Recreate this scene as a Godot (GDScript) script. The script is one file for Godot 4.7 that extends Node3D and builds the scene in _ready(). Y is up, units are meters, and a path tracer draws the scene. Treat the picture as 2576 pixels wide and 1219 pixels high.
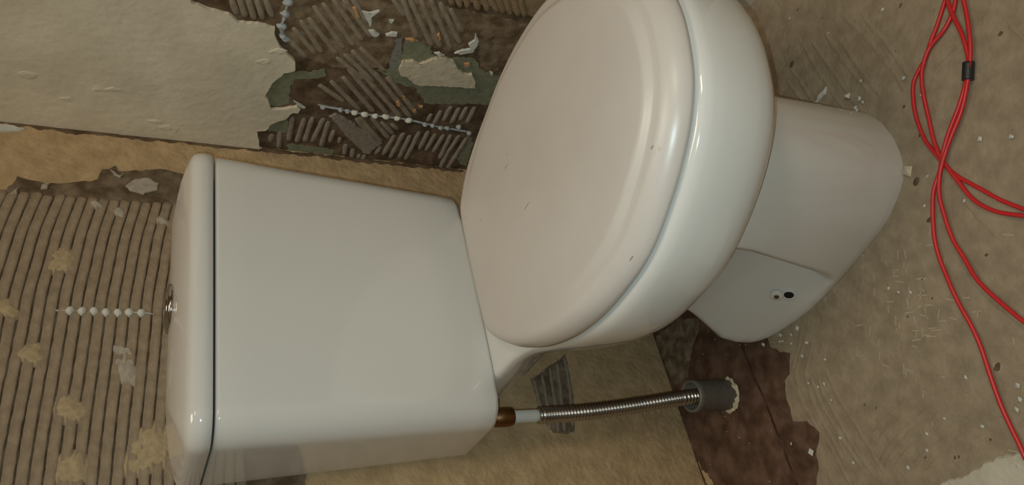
extends Node3D
# A half-stripped bathroom corner: close-coupled toilet, water hose, adhesive-ridged walls, red wires.
# World: y up, rear wall at z = 0, right wall at x = 0.354, floor at y = 0. Metres.

const XR = 0.354
const PLASTER_COAT = [Vector2(0.2667, 0.7785), Vector2(0.2597, 0.7492), Vector2(0.2586, 0.732), Vector2(0.2485, 0.7183), Vector2(0.2511, 0.6932), Vector2(0.2492, 0.6722), Vector2(0.2359, 0.6684), Vector2(0.2227, 0.6625), Vector2(0.2135, 0.6545), Vector2(0.2045, 0.6442), Vector2(0.1949, 0.6358), Vector2(0.1786, 0.6317), Vector2(0.1708, 0.6455), Vector2(0.1547, 0.6569), Vector2(0.1243, 0.6645), Vector2(0.119, 0.666), Vector2(0.1172, 0.6623), Vector2(0.1031, 0.6561), Vector2(0.0918, 0.6519), Vector2(0.0987, 0.6301), Vector2(0.107, 0.615), Vector2(0.1029, 0.6088), Vector2(0.0942, 0.6126), Vector2(0.0936, 0.6203), Vector2(0.076, 0.6274), Vector2(0.0696, 0.6371), Vector2(0.0616, 0.646), Vector2(0.0457, 0.6519), Vector2(0.0413, 0.6656), Vector2(0.0254, 0.6603), Vector2(0.0012, 0.6555), Vector2(0, 0.652), Vector2(0, 1.3), Vector2(0.6, 1.3), Vector2(0.6, 0.85), Vector2(0.33, 0.8)]
const GREEN = [
	[Vector2(0.1672, 0.6511), Vector2(0.1743, 0.6258), Vector2(0.1757, 0.6117), Vector2(0.1884, 0.5906), Vector2(0.1724, 0.586), Vector2(0.164, 0.6018), Vector2(0.1585, 0.628), Vector2(0.138, 0.6312), Vector2(0.1061, 0.6285), Vector2(0.0953, 0.6472), Vector2(0.0984, 0.6582), Vector2(0.1203, 0.6639), Vector2(0.1484, 0.6598)],
	[Vector2(0.2674, 0.4935), Vector2(0.2716, 0.4754), Vector2(0.2617, 0.4512), Vector2(0.248, 0.4415), Vector2(0.2489, 0.4124), Vector2(0.2575, 0.3816), Vector2(0.2481, 0.3679), Vector2(0.2376, 0.3624), Vector2(0.2308, 0.3342), Vector2(0.2309, 0.3217), Vector2(0.1667, 0.3016), Vector2(0.1646, 0.3311), Vector2(0.1552, 0.3783), Vector2(0.147, 0.4193), Vector2(0.1772, 0.4471), Vector2(0.1807, 0.4798), Vector2(0.2001, 0.5147), Vector2(0.2033, 0.5002), Vector2(0.2263, 0.5025), Vector2(0.242, 0.4857)],
	[Vector2(0.0152, 0.6143), Vector2(0.0167, 0.5777), Vector2(0.0143, 0.5393), Vector2(-0.0005, 0.536), Vector2(-0.0096, 0.5593), Vector2(-0.0119, 0.5851), Vector2(-0.008, 0.6102)],
	[Vector2(0.0457, 0.6519), Vector2(0.0616, 0.646), Vector2(0.0696, 0.6371), Vector2(0.0732, 0.6233), Vector2(0.0444, 0.6182), Vector2(0.04, 0.6322), Vector2(0.0391, 0.6472)],
	[Vector2(0.03, 0.322), Vector2(0.0982, 0.3253), Vector2(0.0703, 0.307), Vector2(0.0066, 0.2939), Vector2(0.0149, 0.3126)]]
const CREAM = [Vector2(0.2304, 0.484), Vector2(0.2337, 0.4695), Vector2(0.2293, 0.4562), Vector2(0.2439, 0.442), Vector2(0.2495, 0.428), Vector2(0.2458, 0.408), Vector2(0.2321, 0.395), Vector2(0.2247, 0.3823), Vector2(0.227, 0.3717), Vector2(0.2163, 0.3614), Vector2(0.2015, 0.3563), Vector2(0.1977, 0.387), Vector2(0.1937, 0.4184), Vector2(0.188, 0.4454), Vector2(0.1917, 0.4563), Vector2(0.2017, 0.469), Vector2(0.2027, 0.48), Vector2(0.2123, 0.4854)]
const WHITECHIP = [
	[Vector2(0.3045, 0.5657), Vector2(0.3046, 0.554), Vector2(0.3114, 0.5435), Vector2(0.3107, 0.5405), Vector2(0.2989, 0.5486), Vector2(0.2865, 0.5469), Vector2(0.2812, 0.5478), Vector2(0.2902, 0.5553)],
	[Vector2(0.2744, 0.5489), Vector2(0.277, 0.541), Vector2(0.2705, 0.5311), Vector2(0.2652, 0.5349), Vector2(0.2656, 0.5425)],
	[Vector2(0.2732, 0.5231), Vector2(0.2787, 0.5153), Vector2(0.2793, 0.5066), Vector2(0.2719, 0.5062), Vector2(0.2698, 0.5215)],
	[Vector2(0.2989, 0.5252), Vector2(0.2999, 0.518), Vector2(0.2938, 0.5197), Vector2(0.2942, 0.5238)],
	[Vector2(0.3049, 0.3956), Vector2(0.2927, 0.385), Vector2(0.2828, 0.3837), Vector2(0.2687, 0.386), Vector2(0.2609, 0.4025), Vector2(0.2615, 0.4138), Vector2(0.2701, 0.4041), Vector2(0.2751, 0.393), Vector2(0.2831, 0.3993), Vector2(0.2926, 0.3921)],
	[Vector2(0.2554, 0.4441), Vector2(0.2582, 0.4355), Vector2(0.2539, 0.4264), Vector2(0.2508, 0.4362)],
	[Vector2(0.2386, 0.3458), Vector2(0.2377, 0.3385), Vector2(0.2311, 0.3371), Vector2(0.2325, 0.3425)],
	[Vector2(0.1806, 0.6477), Vector2(0.1841, 0.6389), Vector2(0.1944, 0.6379), Vector2(0.1914, 0.634), Vector2(0.1769, 0.6319), Vector2(0.1719, 0.644)],
	[Vector2(-0.0373, 0.338), Vector2(-0.0298, 0.3274), Vector2(-0.0365, 0.3093), Vector2(-0.0344, 0.2958), Vector2(-0.0433, 0.2909), Vector2(-0.0518, 0.3077), Vector2(-0.0481, 0.3233)],
	[Vector2(0.1176, 0.6228), Vector2(0.1137, 0.6162), Vector2(0.1061, 0.6016), Vector2(0.1035, 0.6059), Vector2(0.11, 0.6173)]]
const ORANGE = [
	[Vector2(0.3066, 0.5794), Vector2(0.3093, 0.5741), Vector2(0.2928, 0.5649), Vector2(0.2915, 0.5702)],
	[Vector2(0.2705, 0.4932), Vector2(0.2735, 0.4833), Vector2(0.2704, 0.4738), Vector2(0.2677, 0.4821)],
	[Vector2(0.288, 0.4509), Vector2(0.2919, 0.4473), Vector2(0.282, 0.4407), Vector2(0.2768, 0.4433)],
	[Vector2(0.145, 0.4699), Vector2(0.1494, 0.466), Vector2(0.1433, 0.4602), Vector2(0.136, 0.4606), Vector2(0.1367, 0.4661)],
	[Vector2(0.1323, 0.4375), Vector2(0.1341, 0.4327), Vector2(0.129, 0.4304), Vector2(0.1273, 0.4346)],
	[Vector2(0.1433, 0.433), Vector2(0.1441, 0.4244), Vector2(0.1396, 0.4237), Vector2(0.1391, 0.4309)],
	[Vector2(0.1949, 0.6358), Vector2(0.1894, 0.6325), Vector2(0.1756, 0.6306), Vector2(0.1797, 0.6336)],
	[Vector2(0.2439, 0.3909), Vector2(0.2473, 0.3829), Vector2(0.2422, 0.3796), Vector2(0.2372, 0.387)],
	[Vector2(0.1601, 0.4659), Vector2(0.1597, 0.4593), Vector2(0.1501, 0.4537), Vector2(0.1508, 0.4592)]]
const SMEAR = [Vector2(0.2688, 0.5065), Vector2(0.2692, 0.4952), Vector2(0.2437, 0.4887), Vector2(0.2197, 0.4888), Vector2(0.2023, 0.4931), Vector2(0.2244, 0.5038), Vector2(0.2408, 0.5012)]
const FLAT = [Vector2(0.0928, 0.5638), Vector2(0.1003, 0.5536), Vector2(0.0893, 0.5294), Vector2(0.0741, 0.5094), Vector2(0.0548, 0.481), Vector2(0.0449, 0.4632), Vector2(0.0344, 0.4707), Vector2(0.0136, 0.4768), Vector2(0.014, 0.4872), Vector2(0.0304, 0.505), Vector2(0.0597, 0.5353)]
const RGROOVE = [Vector2(0.3436, 0.4729), Vector2(0.3438, 0.4385), Vector2(0.3457, 0.3962), Vector2(0.3471, 0.3457), Vector2(0.3441, 0.318)]
const RIDGES_RIGHT = [
	[1, 0.2679, 0.6412, 0.2168, 0.6002],
	[1, 0.2745, 0.6313, 0.2183, 0.5799],
	[1, 0.2957, 0.6286, 0.2309, 0.5719],
	[1, 0.3029, 0.6185, 0.2392, 0.5589],
	[1, 0.3137, 0.6076, 0.2512, 0.5497],
	[1, 0.317, 0.5944, 0.2609, 0.5401],
	[1, 0.2527, 0.6485, 0.2118, 0.6087],
	[1, 0.2309, 0.6494, 0.2025, 0.6193],
	[1, 0.2912, 0.702, 0.2577, 0.6885],
	[1, 0.2938, 0.6915, 0.2633, 0.677],
	[1, 0.2885, 0.7125, 0.2546, 0.6988],
	[1, 0.2859, 0.723, 0.2559, 0.7102],
	[1, 0.2835, 0.7324, 0.2572, 0.7214],
	[1, 0.1545, 0.5922, 0.1259, 0.547],
	[1, 0.1659, 0.5775, 0.1134, 0.5194],
	[1, 0.1775, 0.5622, 0.1132, 0.4968],
	[1, 0.1948, 0.5574, 0.113, 0.4744],
	[1, 0.1946, 0.54, 0.1092, 0.4499],
	[1, 0.1966, 0.5193, 0.1122, 0.4345],
	[1, 0.1915, 0.4968, 0.1221, 0.4275],
	[1, 0.213, 0.5793, 0.1778, 0.5296],
	[1, 0.2214, 0.5696, 0.1769, 0.5139],
	[1, 0.2311, 0.5609, 0.1794, 0.5022],
	[1, 0.2387, 0.5512, 0.2004, 0.5018],
	[1, 0.0982, 0.5168, 0.0446, 0.4645],
	[1, 0.1018, 0.4982, 0.0555, 0.4545],
	[1, 0.094, 0.4796, 0.0682, 0.4507],
	[1, 0.0925, 0.4625, 0.08, 0.4459],
	[1, 0.0946, 0.5211, 0.0396, 0.47],
	[1, 0.3384, 0.5072, 0.2645, 0.449],
	[1, 0.342, 0.4928, 0.2653, 0.4355],
	[1, 0.3454, 0.4794, 0.2653, 0.4183],
	[1, 0.3424, 0.4637, 0.2777, 0.4089],
	[1, 0.3379, 0.5173, 0.274, 0.475],
	[1, 0.3213, 0.583, 0.2819, 0.5508],
	[1, 0.3361, 0.4465, 0.3001, 0.4128],
	[1, 0.3343, 0.5314, 0.3078, 0.5035],
	[2, 0.0789, 0.617, 0.0223, 0.613],
	[2, 0.0797, 0.5989, 0.0216, 0.6003],
	[2, 0.0847, 0.587, 0.0248, 0.5883],
	[2, 0.0853, 0.5697, 0.0259, 0.5763],
	[2, 0.0795, 0.5609, 0.0168, 0.5602],
	[2, 0.0611, 0.5485, 0.0307, 0.5489],
	[2, 0.0461, 0.5347, 0.0314, 0.5339],
	[2, 0.0315, 0.522, 0.0035, 0.5181],
	[2, 0.0218, 0.5076, -0.0046, 0.5039],
	[2, 0.0096, 0.4944, -0.0047, 0.4921],
	[2, 0.0347, 0.6405, 0.0154, 0.6411],
	[2, 0.0423, 0.6295, 0.0015, 0.6251],
	[2, 0.0667, 0.4481, 0.0133, 0.4537],
	[2, 0.0751, 0.4348, 0.0083, 0.4395],
	[2, 0.0714, 0.4225, 0.0109, 0.4238],
	[2, 0.0827, 0.4099, 0.0086, 0.4116],
	[2, 0.0874, 0.3953, 0.038, 0.3955],
	[2, 0.0829, 0.3809, 0.0369, 0.3835],
	[2, 0.0836, 0.366, 0.035, 0.3696],
	[2, 0.0859, 0.3538, 0.0205, 0.3527],
	[2, 0.0866, 0.3386, 0.0319, 0.3432, -0.0101, 0.342],
	[2, 0.0356, 0.4634, 0.0132, 0.467],
	[2, 0.0103, 0.4842, -0.0111, 0.4856],
	[2, 0.0832, 0.3232, 0.0236, 0.3273, -0.0104, 0.3289],
	[2, 0.1378, 0.3901, 0.1039, 0.3917],
	[2, 0.1507, 0.3773, 0.1132, 0.3786],
	[2, 0.154, 0.3511, 0.1203, 0.3512],
	[2, 0.1568, 0.3373, 0.1162, 0.3366],
	[2, 0.1276, 0.4039, 0.1083, 0.4044],
	[2, 0.1498, 0.363, 0.1112, 0.363],
	[3, 0.359, 0.4447, 0.3429, 0.4333],
	[3, 0.3621, 0.4327, 0.3441, 0.4228],
	[3, 0.3651, 0.4206, 0.3446, 0.4063],
	[3, 0.3679, 0.4095, 0.346, 0.3919],
	[3, 0.3703, 0.4001, 0.3482, 0.3771],
	[3, 0.3732, 0.3889, 0.3484, 0.3676],
	[3, 0.3759, 0.3782, 0.3481, 0.3566],
	[3, 0.3787, 0.3669, 0.349, 0.344],
	[3, 0.3812, 0.3573, 0.3493, 0.3337],
	[3, 0.3564, 0.4551, 0.3434, 0.4456]]
const BEADS_RIGHT = [Vector2(0.1065, 0.5266), Vector2(0.1051, 0.5102), Vector2(0.1058, 0.4921), Vector2(0.1071, 0.4754), Vector2(0.1071, 0.456), Vector2(0.106, 0.4367), Vector2(0.1019, 0.4071), Vector2(0.1016, 0.393), Vector2(0.0984, 0.3784), Vector2(0.0997, 0.366), Vector2(0.107, 0.3484), Vector2(0.0952, 0.3249), Vector2(0.1093, 0.5767), Vector2(0.1093, 0.5494), Vector2(0.1079, 0.5383)]
const GROUT_RIGHT = [Vector2(0.113, 0.5848), Vector2(0.1093, 0.5494), Vector2(0.1065, 0.5266), Vector2(0.1058, 0.4921), Vector2(0.1071, 0.456), Vector2(0.1058, 0.4278), Vector2(0.1016, 0.393), Vector2(0.0988, 0.3657), Vector2(0.0981, 0.326)]
const BEADS_TOP = [Vector2(0.2937, 0.6631), Vector2(0.2743, 0.6628), Vector2(0.2506, 0.6635), Vector2(0.2347, 0.6581), Vector2(0.2301, 0.653)]
const GROUT_TOP = [Vector2(0.2999, 0.6621), Vector2(0.2726, 0.6615), Vector2(0.2622, 0.6618), Vector2(0.2491, 0.6637), Vector2(0.2312, 0.6575)]
const POCKS = [Vector2(0.0935, 0.8818), Vector2(0.0955, 0.8647), Vector2(0.0364, 0.8064), Vector2(0.0254, 0.795), Vector2(0.0253, 0.7813), Vector2(0.0976, 0.968), Vector2(0.0637, 0.9198), Vector2(0.2108, 0.666), Vector2(0.1854, 0.6782)]
const BED_RIGHT = [Vector2(0.2525, 0.6727), Vector2(0.2808, 0.6696), Vector2(0.3098, 0.6593), Vector2(0.356, 0.4783), Vector2(0.3368, 0.4777), Vector2(0.3386, 0.4365), Vector2(0.3391, 0.3904), Vector2(0.338, 0.3118), Vector2(0.2902, 0.3201), Vector2(0.2306, 0.3314), Vector2(0.238, 0.3605), Vector2(0.2826, 0.381), Vector2(0.2601, 0.4022), Vector2(0.2636, 0.4152), Vector2(0.2598, 0.4456), Vector2(0.274, 0.475), Vector2(0.269, 0.4964), Vector2(0.2411, 0.5001), Vector2(0.2037, 0.5058), Vector2(0.2025, 0.5299), Vector2(0.1953, 0.5552), Vector2(0.1922, 0.5839), Vector2(0.1997, 0.6142), Vector2(0.2033, 0.6329), Vector2(0.2254, 0.6511)]
const ADH_REAR = [Vector2(0.186, 1.0095), Vector2(0.214, 0.9873), Vector2(0.2347, 0.981), Vector2(0.252, 0.9732), Vector2(0.2464, 0.9399), Vector2(0.2475, 0.9179), Vector2(0.2524, 0.9006), Vector2(0.2585, 0.8796), Vector2(0.2682, 0.8768), Vector2(0.2774, 0.8735), Vector2(0.2815, 0.8642), Vector2(0.2869, 0.8569), Vector2(0.2787, 0.8513), Vector2(0.2775, 0.8436), Vector2(0.2814, 0.8309), Vector2(0.2844, 0.8185), Vector2(0.2902, 0.8029), Vector2(0.2848, 0.7681), Vector2(0.27, 0.7), Vector2(0.24, 0.6), Vector2(-0.3, 0.62), Vector2(-0.7, 0.66), Vector2(-0.7, 1.35), Vector2(0.3, 1.35), Vector2(0.27, 1.1)]
const RIDGE_CURVE = [Vector2(0.2195, 0.8188), Vector2(0.1664, 0.8287), Vector2(0.1167, 0.8338), Vector2(0.0696, 0.8382), Vector2(0.0255, 0.8397), Vector2(-0.0565, 0.8425), Vector2(-0.1096, 0.8449), Vector2(-0.1773, 0.8459)]
const BEADS_REAR = [Vector2(0.0454, 0.8928), Vector2(0.0451, 0.8793), Vector2(0.0453, 0.8661), Vector2(0.0438, 0.8526), Vector2(0.0435, 0.839), Vector2(0.0437, 0.8267), Vector2(0.0434, 0.8123)]
const DABS = [[0.1183, 0.9107, 0.021, 0.015], [-0.013, 0.9253, 0.016, 0.014], [-0.0816, 0.8834, 0.022, 0.015], [-0.0411, 0.8248, 0.016, 0.011], [-0.1418, 0.7967, 0.03, 0.027], [-0.1618, 0.8753, 0.022, 0.018], [0.0486, 0.9578, 0.017, 0.009], [0.2132, 0.8754, 0.01, 0.006], [0.2008, 0.8468, 0.009, 0.006], [0.1953, 0.7923, 0.01, 0.008]]
const SMEARS_REAR = [
	[Vector2(0.2506, 0.8421), Vector2(0.2626, 0.8326), Vector2(0.2685, 0.8147), Vector2(0.2593, 0.7986), Vector2(0.248, 0.8008), Vector2(0.2374, 0.8185), Vector2(0.2407, 0.834)],
	[Vector2(0.2233, 0.9752), Vector2(0.2327, 0.9696), Vector2(0.2214, 0.9683), Vector2(0.219, 0.9782)],
	[Vector2(0.2405, 0.9426), Vector2(0.2456, 0.9342), Vector2(0.2344, 0.9355), Vector2(0.2323, 0.9422)],
	[Vector2(0.2772, 0.8634), Vector2(0.2722, 0.856), Vector2(0.2672, 0.8497), Vector2(0.2722, 0.8448), Vector2(0.2641, 0.8505), Vector2(0.2678, 0.8568)],
	[Vector2(-0.0027, 0.8416), Vector2(-0.0084, 0.8212), Vector2(-0.0304, 0.8179), Vector2(-0.0733, 0.8092), Vector2(-0.0492, 0.8235), Vector2(-0.0274, 0.8379)]]
const PATCH_RIDGES = [
	[-0.0636, 0.2585, -0.1128, 0.2593, -0.1231, 0.2579],
	[-0.0539, 0.2426, -0.1134, 0.247, -0.1449, 0.2513],
	[-0.0432, 0.2254, -0.114, 0.2332, -0.1493, 0.2387],
	[-0.0344, 0.2099, -0.1145, 0.2213, -0.1493, 0.2276],
	[-0.0247, 0.1939, -0.0754, 0.198, -0.1407, 0.2111]]
const PATCH_BED = [Vector2(-0.0622, 0.2638), Vector2(-0.0557, 0.2502), Vector2(-0.0425, 0.2281), Vector2(-0.0323, 0.2093), Vector2(-0.0198, 0.1895), Vector2(-0.0619, 0.1926), Vector2(-0.1089, 0.1983), Vector2(-0.1503, 0.2111), Vector2(-0.1527, 0.223), Vector2(-0.15, 0.2486), Vector2(-0.1223, 0.2604)]
const WHITE_REAR = [Vector2(0.3408, 1.0215), Vector2(0.3446, 1.0036), Vector2(0.3426, 0.9846), Vector2(0.3387, 0.9718), Vector2(0.333, 0.9835), Vector2(0.3279, 1.0015), Vector2(0.3235, 1.0192)]
const SCUFFS = [[0.053, 0.3528, 0.006], [-0.0209, 0.3725, 0.008], [0.0652, 0.3604, 0.0015], [-0.1812, 0.5103, 0.003], [0.0392, 0.2631, 0.003], [0.0715, 0.2247, 0.0015], [-0.115, 0.5831, 0.002]]
const ADH_FLOOR = [Vector2(-0.1051, 0.2361), Vector2(-0.1182, 0.2353), Vector2(-0.1285, 0.2354), Vector2(-0.1426, 0.247), Vector2(-0.1529, 0.2627), Vector2(-0.1753, 0.2475), Vector2(-0.1809, 0.2349), Vector2(-0.2, 0.2242), Vector2(-0.2184, 0.2231), Vector2(-0.2364, 0.2205), Vector2(-0.2448, 0.2411), Vector2(-0.255, 0.2481), Vector2(-0.2642, 0.2533), Vector2(-0.2759, 0.2454), Vector2(-0.2838, 0.2345), Vector2(-0.2989, 0.2314), Vector2(-0.3203, 0.2131), Vector2(-0.3607, 0.208), Vector2(-0.37, 0.2), Vector2(-0.5, 0.215), Vector2(-0.7, 0.21), Vector2(-1.1, 0.2), Vector2(-1.1, 1.75), Vector2(0.352, 1.75), Vector2(0.352, 0.16), Vector2(0.2, 0.15), Vector2(0, 0.17)]
const CRACK = [Vector2(0.354, 0.17), Vector2(0.1, 0.176), Vector2(0, 0.18), Vector2(-0.0977, 0.1844), Vector2(-0.1236, 0.1834), Vector2(-0.1555, 0.1831), Vector2(-0.1796, 0.1851), Vector2(-0.2057, 0.1847), Vector2(-0.2376, 0.1829), Vector2(-0.2502, 0.1855), Vector2(-0.2663, 0.1826), Vector2(-0.2885, 0.1817), Vector2(-0.3097, 0.181), Vector2(-0.45, 0.19), Vector2(-0.75, 0.186), Vector2(-1.1, 0.19)]
const PALE_FLOOR = [Vector2(-0.3745, 0.3775), Vector2(-0.3737, 0.3966), Vector2(-0.3753, 0.4105), Vector2(-0.3737, 0.43), Vector2(-0.3719, 0.4482), Vector2(-0.3719, 0.4565), Vector2(-0.3716, 0.4649), Vector2(-0.3742, 0.4755), Vector2(-0.3757, 0.4865), Vector2(-0.3797, 0.5124), Vector2(-0.45, 0.62), Vector2(-0.62, 0.58), Vector2(-0.66, 0.4), Vector2(-0.45, 0.36)]
const SMEAR_FLOOR = [Vector2(0.0096, 0.0056), Vector2(0.006, 0.0749), Vector2(-0.0161, 0.12), Vector2(-0.0336, 0.112), Vector2(-0.048, 0.0855), Vector2(-0.0723, 0.0622), Vector2(-0.0858, 0.0486), Vector2(-0.088, 0.0179), Vector2(-0.0739, 0.0079), Vector2(-0.0472, 0.0061), Vector2(-0.0256, 0.0034), Vector2(-0.0073, 0.0037)]
const TAN_FLOOR = [Vector2(-0.2137, 0.0043), Vector2(-0.2259, 0.0059), Vector2(-0.2369, 0.0156), Vector2(-0.2568, 0.0208), Vector2(-0.2923, 0.0346), Vector2(-0.2844, 0.0087), Vector2(-0.2522, 0.0067)]
const STROKES = [
	[-0.1343, 0.3005, -0.163, 0.2672, -0.1773, 0.2518],
	[-0.1411, 0.3055, -0.1666, 0.2743, -0.184, 0.2577, -0.2147, 0.2491, -0.2462, 0.2532, -0.262, 0.2561],
	[-0.1527, 0.3126, -0.1745, 0.2865, -0.1905, 0.2716, -0.2082, 0.2686, -0.2295, 0.2659, -0.2557, 0.2674, -0.2854, 0.2709, -0.3134, 0.2725],
	[-0.1914, 0.2814, -0.2233, 0.2772, -0.2568, 0.2789, -0.2912, 0.2861, -0.324, 0.293],
	[-0.1999, 0.2914, -0.2276, 0.2869, -0.2615, 0.2903, -0.2982, 0.2955, -0.3396, 0.3051],
	[-0.1928, 0.3081, -0.2287, 0.3056, -0.262, 0.3086, -0.2955, 0.315, -0.3449, 0.3207],
	[-0.1217, 0.242, -0.1339, 0.2574, -0.143, 0.2712],
	[-0.1246, 0.2374, -0.139, 0.2515, -0.1489, 0.2649],
	[-0.122, 0.2505, -0.1325, 0.2665, -0.1377, 0.2784],
	[-0.2694, 0.2614, -0.2995, 0.2623, -0.3259, 0.2649, -0.3401, 0.2676],
	[-0.3269, 0.3202, -0.3102, 0.3652, -0.301, 0.4136, -0.3002, 0.4673],
	[-0.3327, 0.3248, -0.3168, 0.3714, -0.309, 0.4182, -0.3079, 0.4712],
	[-0.3106, 0.322, -0.2968, 0.3631, -0.2903, 0.408, -0.2907, 0.4553],
	[-0.3391, 0.3369, -0.3265, 0.3805, -0.3209, 0.4225, -0.3216, 0.4712],
	[-0.3456, 0.3611, -0.3353, 0.4088, -0.3325, 0.4558, -0.3372, 0.4945],
	[-0.2932, 0.3327, -0.2849, 0.3705, -0.2804, 0.4092],
	[-0.3555, 0.3723, -0.3487, 0.4235, -0.3499, 0.4661],
	[0.2216, 0.5057, 0.1502, 0.5063, 0.0927, 0.5087, 0.058, 0.5159],
	[0.203, 0.5188, 0.1289, 0.5235, 0.0755, 0.5267, 0.0419, 0.5334],
	[0.1942, 0.5408, 0.1264, 0.5438, 0.0676, 0.5492],
	[0.1698, 0.5522, 0.0998, 0.5555, 0.0514, 0.5589],
	[0.1971, 0.5725, 0.1238, 0.5838, 0.0668, 0.5877, 0.0288, 0.5857],
	[0.1635, 0.5946, 0.096, 0.5994, 0.0434, 0.6009],
	[0.1891, 0.4567, 0.1344, 0.4652],
	[0.1958, 0.4734, 0.1154, 0.4774],
	[-0.1137, 0.5733, -0.147, 0.5782, -0.1786, 0.5829],
	[0.0273, 0.6231, 0.0296, 0.6578, 0.0311, 0.68],
	[0.0177, 0.7141, -0.0146, 0.7154]]
const SPOTS = [[0.1949, 0.4778, 0.011], [0.2108, 0.5502, 0.004], [0.115, 0.4761, 0.01], [0.0205, 0.5759, 0.006], [-0.0676, 0.5412, 0.013], [-0.1158, 0.5299, 0.01], [-0.0234, 0.5734, 0.006], [0.0331, 0.5359, 0.007], [0.1303, 0.6383, 0.008], [0.008, 0.7027, 0.008], [-0.261, 0.338, 0.005], [-0.2708, 0.3511, 0.005], [-0.1942, 0.4845, 0.004], [-0.1971, 0.4468, 0.004], [-0.2916, 0.5096, 0.012], [-0.3562, 0.4145, 0.006], [-0.354, 0.4619, 0.005], [-0.3571, 0.4193, 0.005], [0.3132, 0.3929, 0.006], [0.2549, 0.5267, 0.006], [-0.3783, 0.4392, 0.004], [0.087, 0.6032, 0.003], [-0.1857, 0.563, 0.006], [-0.3428, 0.3815, 0.007]]
const CRUMBS = [[-0.1202, 0.2279, 0.0036], [-0.1242, 0.2623, 0.0026], [-0.1307, 0.2567, 0.002], [-0.133, 0.2612, 0.002], [-0.1323, 0.2801, 0.002], [-0.1424, 0.2732, 0.002], [-0.131, 0.2948, 0.0042], [-0.1547, 0.2981, 0.0034], [-0.1664, 0.2822, 0.003], [-0.1869, 0.3139, 0.0022], [-0.2019, 0.2726, 0.002], [-0.2126, 0.2847, 0.0025], [-0.2136, 0.2969, 0.0035], [-0.2361, 0.2957, 0.002], [-0.2813, 0.2306, 0.0055], [-0.2829, 0.2831, 0.0026], [-0.3161, 0.2858, 0.0026], [-0.3468, 0.3557, 0.003], [-0.3224, 0.3982, 0.0022], [-0.3376, 0.3887, 0.0024], [0.0877, 0.5244, 0.0055], [0.0722, 0.5354, 0.0035], [0.0653, 0.536, 0.003], [0.0666, 0.5243, 0.003], [0.0627, 0.524, 0.0025], [0.0493, 0.5943, 0.0032], [0.0153, 0.6005, 0.003], [0.0912, 0.5492, 0.002], [0.1836, 0.5459, 0.002], [0.256, 0.5105, 0.002], [0.1446, 0.6194, 0.0025], [-0.0719, 0.555, 0.0022], [-0.0985, 0.5338, 0.002], [-0.141, 0.6037, 0.003], [-0.075, 0.6251, 0.003], [-0.0956, 0.6518, 0.003], [-0.1219, 0.5748, 0.002], [-0.156, 0.4432, 0.0022], [-0.1669, 0.4521, 0.0022], [-0.1749, 0.4655, 0.002], [-0.2875, 0.4734, 0.0026], [-0.3176, 0.5187, 0.003], [-0.3313, 0.5128, 0.003], [-0.3381, 0.5044, 0.003], [-0.3158, 0.4264, 0.002], [-0.3388, 0.4616, 0.0025], [-0.3867, 0.4754, 0.003], [-0.2598, 0.2031, 0.0025]]
const DAMPGRIT = [Vector2(-0.0363, 0.0657), Vector2(-0.0468, 0.0747), Vector2(-0.036, 0.1337), Vector2(-0.0461, 0.1299), Vector2(-0.0644, 0.1363), Vector2(-0.0716, 0.0997), Vector2(-0.0764, 0.0836), Vector2(-0.0974, 0.1509), Vector2(-0.0148, 0.036), Vector2(-0.1387, 0.0014), Vector2(-0.1764, 0.0971), Vector2(-0.1977, 0.0896), Vector2(-0.2301, 0.1744), Vector2(-0.2895, 0.1352), Vector2(-0.097, 0.1819), Vector2(-0.1029, 0.1919), Vector2(-0.1681, 0.0959), Vector2(-0.1863, 0.1132), Vector2(-0.227, 0.0289), Vector2(-0.215, 0.1098), Vector2(-0.2294, 0.125)]
const WIRES = [
	[0.0942, 0.6887, 0.0883, 0.6822, 0.0682, 0.6557, 0.0579, 0.6408, 0.0477, 0.6286, 0.0433, 0.6171, 0.0336, 0.6008, 0.0155, 0.5895, -0.0081, 0.5807, -0.0346, 0.5759, -0.057, 0.5775, -0.0761, 0.5794, -0.0959, 0.5845, -0.1197, 0.5954, -0.1445, 0.6068, -0.1657, 0.6196, -0.1797, 0.6283],
	[0.0838, 0.6972, 0.0779, 0.6908, 0.0671, 0.68, 0.0579, 0.6619, 0.0531, 0.6391, 0.0427, 0.624, 0.0305, 0.6136, 0.0089, 0.603, -0.019, 0.5927, -0.0473, 0.5836, -0.0715, 0.5809, -0.0954, 0.5821, -0.1281, 0.585, -0.1528, 0.5968, -0.1721, 0.6156, -0.1822, 0.6267],
	[0.0951, 0.6879, 0.0854, 0.6846, 0.0671, 0.68, 0.0362, 0.6753, 0.0122, 0.6681, -0.0017, 0.6606, -0.0143, 0.6488, -0.0314, 0.6289, -0.0494, 0.6029, -0.0658, 0.5845, -0.0793, 0.5727, -0.0941, 0.5552, -0.1166, 0.54, -0.1405, 0.5277, -0.1635, 0.5204, -0.1904, 0.5161, -0.2172, 0.5129, -0.2444, 0.5117, -0.2674, 0.5088, -0.2825, 0.5055, -0.3015, 0.501, -0.3307, 0.4948, -0.3539, 0.4921, -0.3686, 0.491, -0.3847, 0.4888],
	[0.0782, 0.7017, 0.0687, 0.6984, 0.0415, 0.6878, 0.0183, 0.6771, -0.0038, 0.6627, -0.0169, 0.6514, -0.0383, 0.6299, -0.0551, 0.6061, -0.0685, 0.5877, -0.0837, 0.5711, -0.1025, 0.5587, -0.125, 0.5515, -0.1526, 0.5453, -0.1793, 0.5447, -0.2042, 0.5447, -0.2257, 0.5489, -0.26, 0.5598, -0.2766, 0.5665]]
const TAPE = [Vector2(0.0028, 0.6637), Vector2(-0.0136, 0.6523)]

var M = {}
var used = {}
var rng = RandomNumberGenerator.new()

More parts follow.
